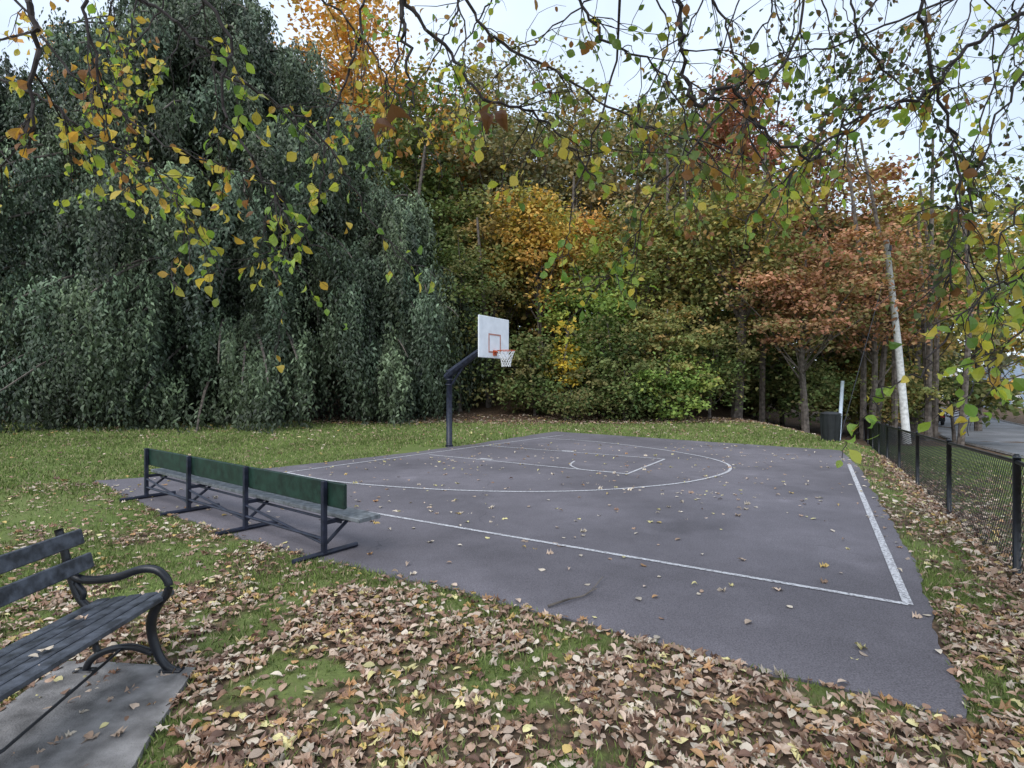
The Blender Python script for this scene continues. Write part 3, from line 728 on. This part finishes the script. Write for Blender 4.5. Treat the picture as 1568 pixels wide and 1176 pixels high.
# ------------------------------------------------------------------ overhanging tree near the viewer
mb=MB();TB=np.array([.5,-2.6,0])
mb.tube([TB+(0,0,-.2),TB+(0,.1,2),TB+(.1,.3,4),TB+(.1,.5,5.6)],[.30,.24,.20,.16],14)
HUB=TB+(.1,.5,5.2)
PR=[ # points, radius, leaf density, palette, twig length, twigs per metre
 ([(-.53,2.6,3.72),(-.507,2.6,3.40),(-.476,2.58,3.075)],.013,.05,'y',.2,2),
 ([(-.593,3,3.85),(-.34,3.02,3.604),(-.159,3,3.333),(.166,3.05,3.243),(.419,3.1,3.008),(.6,3.1,2.827)],.011,.45,'g',.55,8),
 ([(.925,3,3.95),(.943,3,3.586),(1.016,2.95,3.279),(1.214,3.0,3.405),(1.377,3.05,3.206),(1.684,3.1,3.044),(1.973,3.2,3.224),(2.226,3.2,3.405)],.014,.4,'m',.55,8),
 ([(2.375,3.2,4.13),(2.471,3.2,3.63),(2.567,3.15,3.13),(2.529,3.1,2.668),(2.49,3.1,2.28)],.012,.5,'m',.5,8),
 ([(3.33,3.2,4.09),(2.76,3.2,3.786),(2.45,3.2,3.477),(2.143,3.2,3.362),(1.835,3.15,3.169),(1.527,3.1,2.899),(1.372,3.1,2.706)],.013,.45,'g',.5,9),
 ([(-2.51,2.8,3.80),(-2.459,2.8,3.43),(-2.493,2.8,2.94)],.018,.45,'o',.45,8),
 ([(-2.24,2.8,3.8),(-2.138,2.8,3.4),(-2.12,2.8,3.06)],.010,.45,'o',.45,7),
 ([(-1.633,2.8,3.8),(-1.464,2.8,3.531),(-1.481,2.8,3.126),(-1.295,2.85,2.822),(-1.194,2.9,2.62),(-.992,2.95,2.451)],.010,.45,'g',.4,8),
 ([(-2.11,3,3.91),(-1.785,3,3.694),(-1.568,3,3.441),(-1.207,3.05,3.26),(-.954,3.1,2.97),(-.80,3.1,2.68),(-.54,3.1,2.38)],.010,.42,'g',.42,7),
 ([(.347,3,3.91),(.528,3,3.658),(.781,3,3.514),(.961,3,3.152),(.889,3.1,2.79)],.009,.4,'m',.5,8),
 ([(-.945,3.5,4.27),(-1.03,3.5,3.81),(-1.2,3.5,3.387),(-1.24,3.5,2.965),(-1.49,3.5,2.543),(-1.49,3.5,2.206)],.009,.4,'y',.5,6),
 ([(1.923,3.5,4.31),(1.754,3.5,3.808),(1.333,3.5,3.47),(.911,3.5,2.965),(.742,3.5,2.543),(.489,3.5,2.311)],.009,.5,'g',.5,7),
 ([(.60,3.1,3.6),(.42,3.1,3.0),(.33,3.1,2.62),(.36,3.1,2.36)],.006,.5,'g',.35,6),
 ([(2.475,2.4,2.496),(2.267,2.4,2.235),(2.071,2.4,2.149),(1.839,2.4,1.83),(1.64,2.4,1.72),(1.56,2.4,1.62),(1.45,2.4,1.42)],.006,.65,'g',.24,9),
 ([(2.75,2.7,2.9),(2.45,2.7,2.5),(2.4,2.7,2.1),(2.38,2.7,1.75),(2.25,2.7,1.5)],.005,.65,'y',.3,9),
 ([(2.6,2.5,2.3),(2.35,2.5,2.0),(2.1,2.5,1.72),(1.95,2.5,1.6)],.005,.6,'g',.26,8),
 ([(3.245,3.3,3.89),(2.926,3.3,3.293),(2.767,3.3,2.696),(2.926,3.3,2.219),(2.767,3.3,1.861)],.008,.55,'g',.5,8),
 ([(-3.05,3,3.51),(-2.617,3,3.333),(-2.364,3,3.152),(-2.0,3,2.935),(-1.821,3,2.682),(-1.894,3,2.321)],.009,.5,'y',.45,8),
 ([(-.405,4,4.68),(-.116,4,4.295),(.318,4,4.054),(.848,4,3.716),(1.427,4,3.524),(2.0,4,3.33)],.012,.45,'m',.7,8),
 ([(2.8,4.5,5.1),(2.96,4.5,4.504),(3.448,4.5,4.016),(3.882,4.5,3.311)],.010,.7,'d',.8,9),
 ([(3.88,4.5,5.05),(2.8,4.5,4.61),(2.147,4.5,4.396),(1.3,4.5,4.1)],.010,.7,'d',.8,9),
 ([(-3.3,3.6,4.3),(-2.9,3.6,3.8),(-2.2,3.6,3.3),(-1.5,3.6,3.1)],.009,.4,'o',.5,7),
 ([(-1.5,4,4.7),(-1.1,4,4.3),(-.8,4,3.8),(-.5,4,3.3)],.009,.35,'o',.6,7),
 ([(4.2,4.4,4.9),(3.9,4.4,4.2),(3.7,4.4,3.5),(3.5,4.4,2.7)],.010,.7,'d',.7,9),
]
for k in range(28):
    y=rng.uniform(3.6,5.6)
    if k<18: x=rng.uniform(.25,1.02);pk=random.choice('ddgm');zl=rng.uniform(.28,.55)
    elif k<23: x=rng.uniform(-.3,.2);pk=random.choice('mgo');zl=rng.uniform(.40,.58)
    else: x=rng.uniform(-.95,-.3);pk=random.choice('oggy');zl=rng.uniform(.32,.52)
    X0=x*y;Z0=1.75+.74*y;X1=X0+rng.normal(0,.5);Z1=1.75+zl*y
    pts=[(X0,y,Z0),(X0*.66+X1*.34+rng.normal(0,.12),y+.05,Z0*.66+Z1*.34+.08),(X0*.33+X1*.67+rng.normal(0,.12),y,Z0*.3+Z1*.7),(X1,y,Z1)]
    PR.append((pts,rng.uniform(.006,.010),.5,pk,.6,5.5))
LP={'y':[(.34,.42,.07),(.50,.46,.09),(.64,.48,.09),(.20,.32,.06),(.54,.34,.08)],
    'g':[(.22,.34,.07),(.32,.43,.09),(.15,.26,.06),(.46,.48,.09),(.60,.48,.10)],
    'm':[(.14,.21,.05),(.28,.33,.07),(.38,.21,.07),(.12,.15,.04),(.24,.11,.05)],
    'd':[(.05,.08,.03),(.08,.12,.04),(.12,.08,.05),(.04,.055,.03),(.12,.16,.05)],  # silhouette tone against the sky, put into the leaf colour
    'o':[(.56,.31,.08),(.50,.42,.08),(.34,.16,.07),(.25,.33,.07),(.66,.48,.10)]}
lp=[];la=[];lc=[];lsz=[]
def add_leaves(P,dens,pal,size):
    seglen=np.linalg.norm(np.diff(P,axis=0),axis=1).sum();n=max(1,int(seglen/.042))
    for t in np.linspace(.15,1,n):
        if rng.random()>dens:continue
        k=min(int(t*(len(P)-1)),len(P)-2);f=t*(len(P)-1)-k;p=P[k]*(1-f)+P[k+1]*f
        tg=P[k+1]-P[k];tg/=np.linalg.norm(tg)+1e-9
        a=tg*.5+rng.normal(0,.55,3)-zz*.55;a/=np.linalg.norm(a)
        sz=size*rng.uniform(.55,1.2)
        lp.append(p+a*(sz*.78));la.append(a);lc.append(np.array(random.choice(LP[pal]))*rng.uniform(.7,1.2));lsz.append(sz)
def twig(S,d,L,r,dens,pal,depth,size):
    n=6;v=d/np.linalg.norm(d);P=[S];R=rng.normal(0,.16,(n,3));R[:,2]-=.10
    for k in range(n):
        v=v+R[k];v=v/math.sqrt(v@v);P.append(P[-1]+v*L/n)
    P=np.array(P);mb.tube(P,np.linspace(r,r*.4,len(P)),3,caps=False);add_leaves(P,dens,pal,size)
    if depth>0:
        for _ in range(rng.integers(1,4)):
            k=rng.integers(1,5);dd=(P[k+1]-P[k]);dd/=np.linalg.norm(dd);twig(P[k],dd+rng.normal(0,.6,3),L*rng.uniform(.35,.7),r*.6,dens,pal,depth-1,size)
for pts,r,dens,pk,tl,per in PR:
    pts=np.array(pts,float);a=pts[0];up1=np.array([a[0]*.75,a[1]*.5,5.4])
    if a[2]<3:up1=np.array([a[0]*1.02,a[1]*.6,4.6])
    P=smooth(pts,7)+0;w=rng.normal(0,.012,P.shape);w[0]=0;P=P+w
    mb.tube(P,np.linspace(r,r*.3,len(P)),6,caps=False)
    lead=smooth([HUB,(HUB+up1)/2+(0,0,.25),up1,a],6);mb.tube(lead,np.linspace(.05,r,len(lead)),6,caps=False)
    L=np.linalg.norm(np.diff(pts,axis=0),axis=1).sum();ntw=int(L*per)
    for _ in range(ntw):
        k=rng.integers(1,len(P)-1);tg=P[k+1]-P[k-1];tg/=np.linalg.norm(tg)
        d=tg*.7+rng.normal(0,.55,3)-zz*.15;d[1]*=.8
        twig(P[k],d,tl*rng.uniform(.4,1.1),r*.33+.0010,dens*.7,pk,1,.067 if pk!='d' else .058)
    add_leaves(P[len(P)//2:],dens,pk,.068)
lp=np.array(lp);la=np.array(la);lc=np.array(lc);lsz=np.array(lsz)
nr=rng.normal(0,1,lp.shape);nr[:,1]-=.5
ch=rng.integers(0,4,len(lp))
for k in range(4):
    q=ch==k;T,F=LV[k];mb.scatter(T,F,lp[q],la[q],nr[q],lsz[q],lc[q],1)
T,F=LV[1]
dl=np.array([(-.53,2.58,2.97),(-.60,2.58,2.93),(-.09,2.9,3.20),(-.04,2.9,3.16),(-.12,2.9,3.14)]);da=np.array([(-.9,0,-.25),(-.9,.2,-.3),(.1,0,-1),(.25,.1,-1),(-.3,0,-.9)])
mb.scatter(T*np.array([.9,1,1.4]),F,dl,da,rng.normal(0,.5,(5,3))+(0,-1,.3),np.array([.15,.12,.13,.12,.11]),np.tile((.15,.07,.04),(5,1)),1)
mb.tube([(-.476,2.58,3.075),(-.5,2.58,3.0)],.003,4);mb.tube([(-.159,3,3.333),(-.08,2.9,3.25)],.003,4)
mb.obj('overhanging_beech_tree',[M_twig,M_live])

# ------------------------------------------------------------------ light / sky / camera
az=math.radians(205);el=math.radians(48)
sd_=Vector((math.sin(az)*math.cos(el),math.cos(az)*math.cos(el),math.sin(el)))
sl=bpy.data.lights.new('sun','SUN');sl.energy=2.0;sl.angle=math.radians(40);sl.color=(1,.965,.92)
so=bpy.data.objects.new('sun',sl);so.rotation_euler=(-sd_).to_track_quat('-Z','Y').to_euler();scene.collection.objects.link(so)
w=bpy.data.worlds.new('World');scene.world=w;w.use_nodes=True;N=w.node_tree.nodes;L=w.node_tree.links;N.clear()
o=N.new('ShaderNodeOutputWorld');b=N.new('ShaderNodeBackground');b.inputs[1].default_value=.15;L.new(b.outputs[0],o.inputs[0])
sk=N.new('ShaderNodeTexSky');sk.sky_type='NISHITA';sk.sun_disc=False;sk.sun_elevation=el;sk.sun_rotation=az;sk.dust_density=1
tc=N.new('ShaderNodeTexCoord');nz=N.new('ShaderNodeTexNoise');nz.inputs['Scale'].default_value=2.2;nz.inputs['Detail'].default_value=6
L.new(tc.outputs['Generated'],nz.inputs['Vector'])
mr=N.new('ShaderNodeMapRange');mr.inputs[1].default_value=.3;mr.inputs[2].default_value=.7;mr.inputs[3].default_value=.55;mr.inputs[4].default_value=.92;L.new(nz.outputs[0],mr.inputs[0])
mx=N.new('ShaderNodeMix');mx.data_type='RGBA';mx.inputs[7].default_value=(7.2,8.3,9.8,1);L.new(mr.outputs[0],mx.inputs[0]);L.new(sk.outputs[0],mx.inputs[6]);L.new(mx.outputs[2],b.inputs[0])
cam=bpy.data.cameras.new('camera');cam.sensor_width=36;cam.lens=19.06;cam.clip_end=2000;cam.clip_start=.05
co=bpy.data.objects.new('camera',cam);co.location=(0,0,1.75);co.rotation_euler=(math.radians(90),0,0);scene.collection.objects.link(co);scene.camera=co
scene.view_settings.view_transform='Standard';scene.view_settings.look='None';scene.view_settings.exposure=0
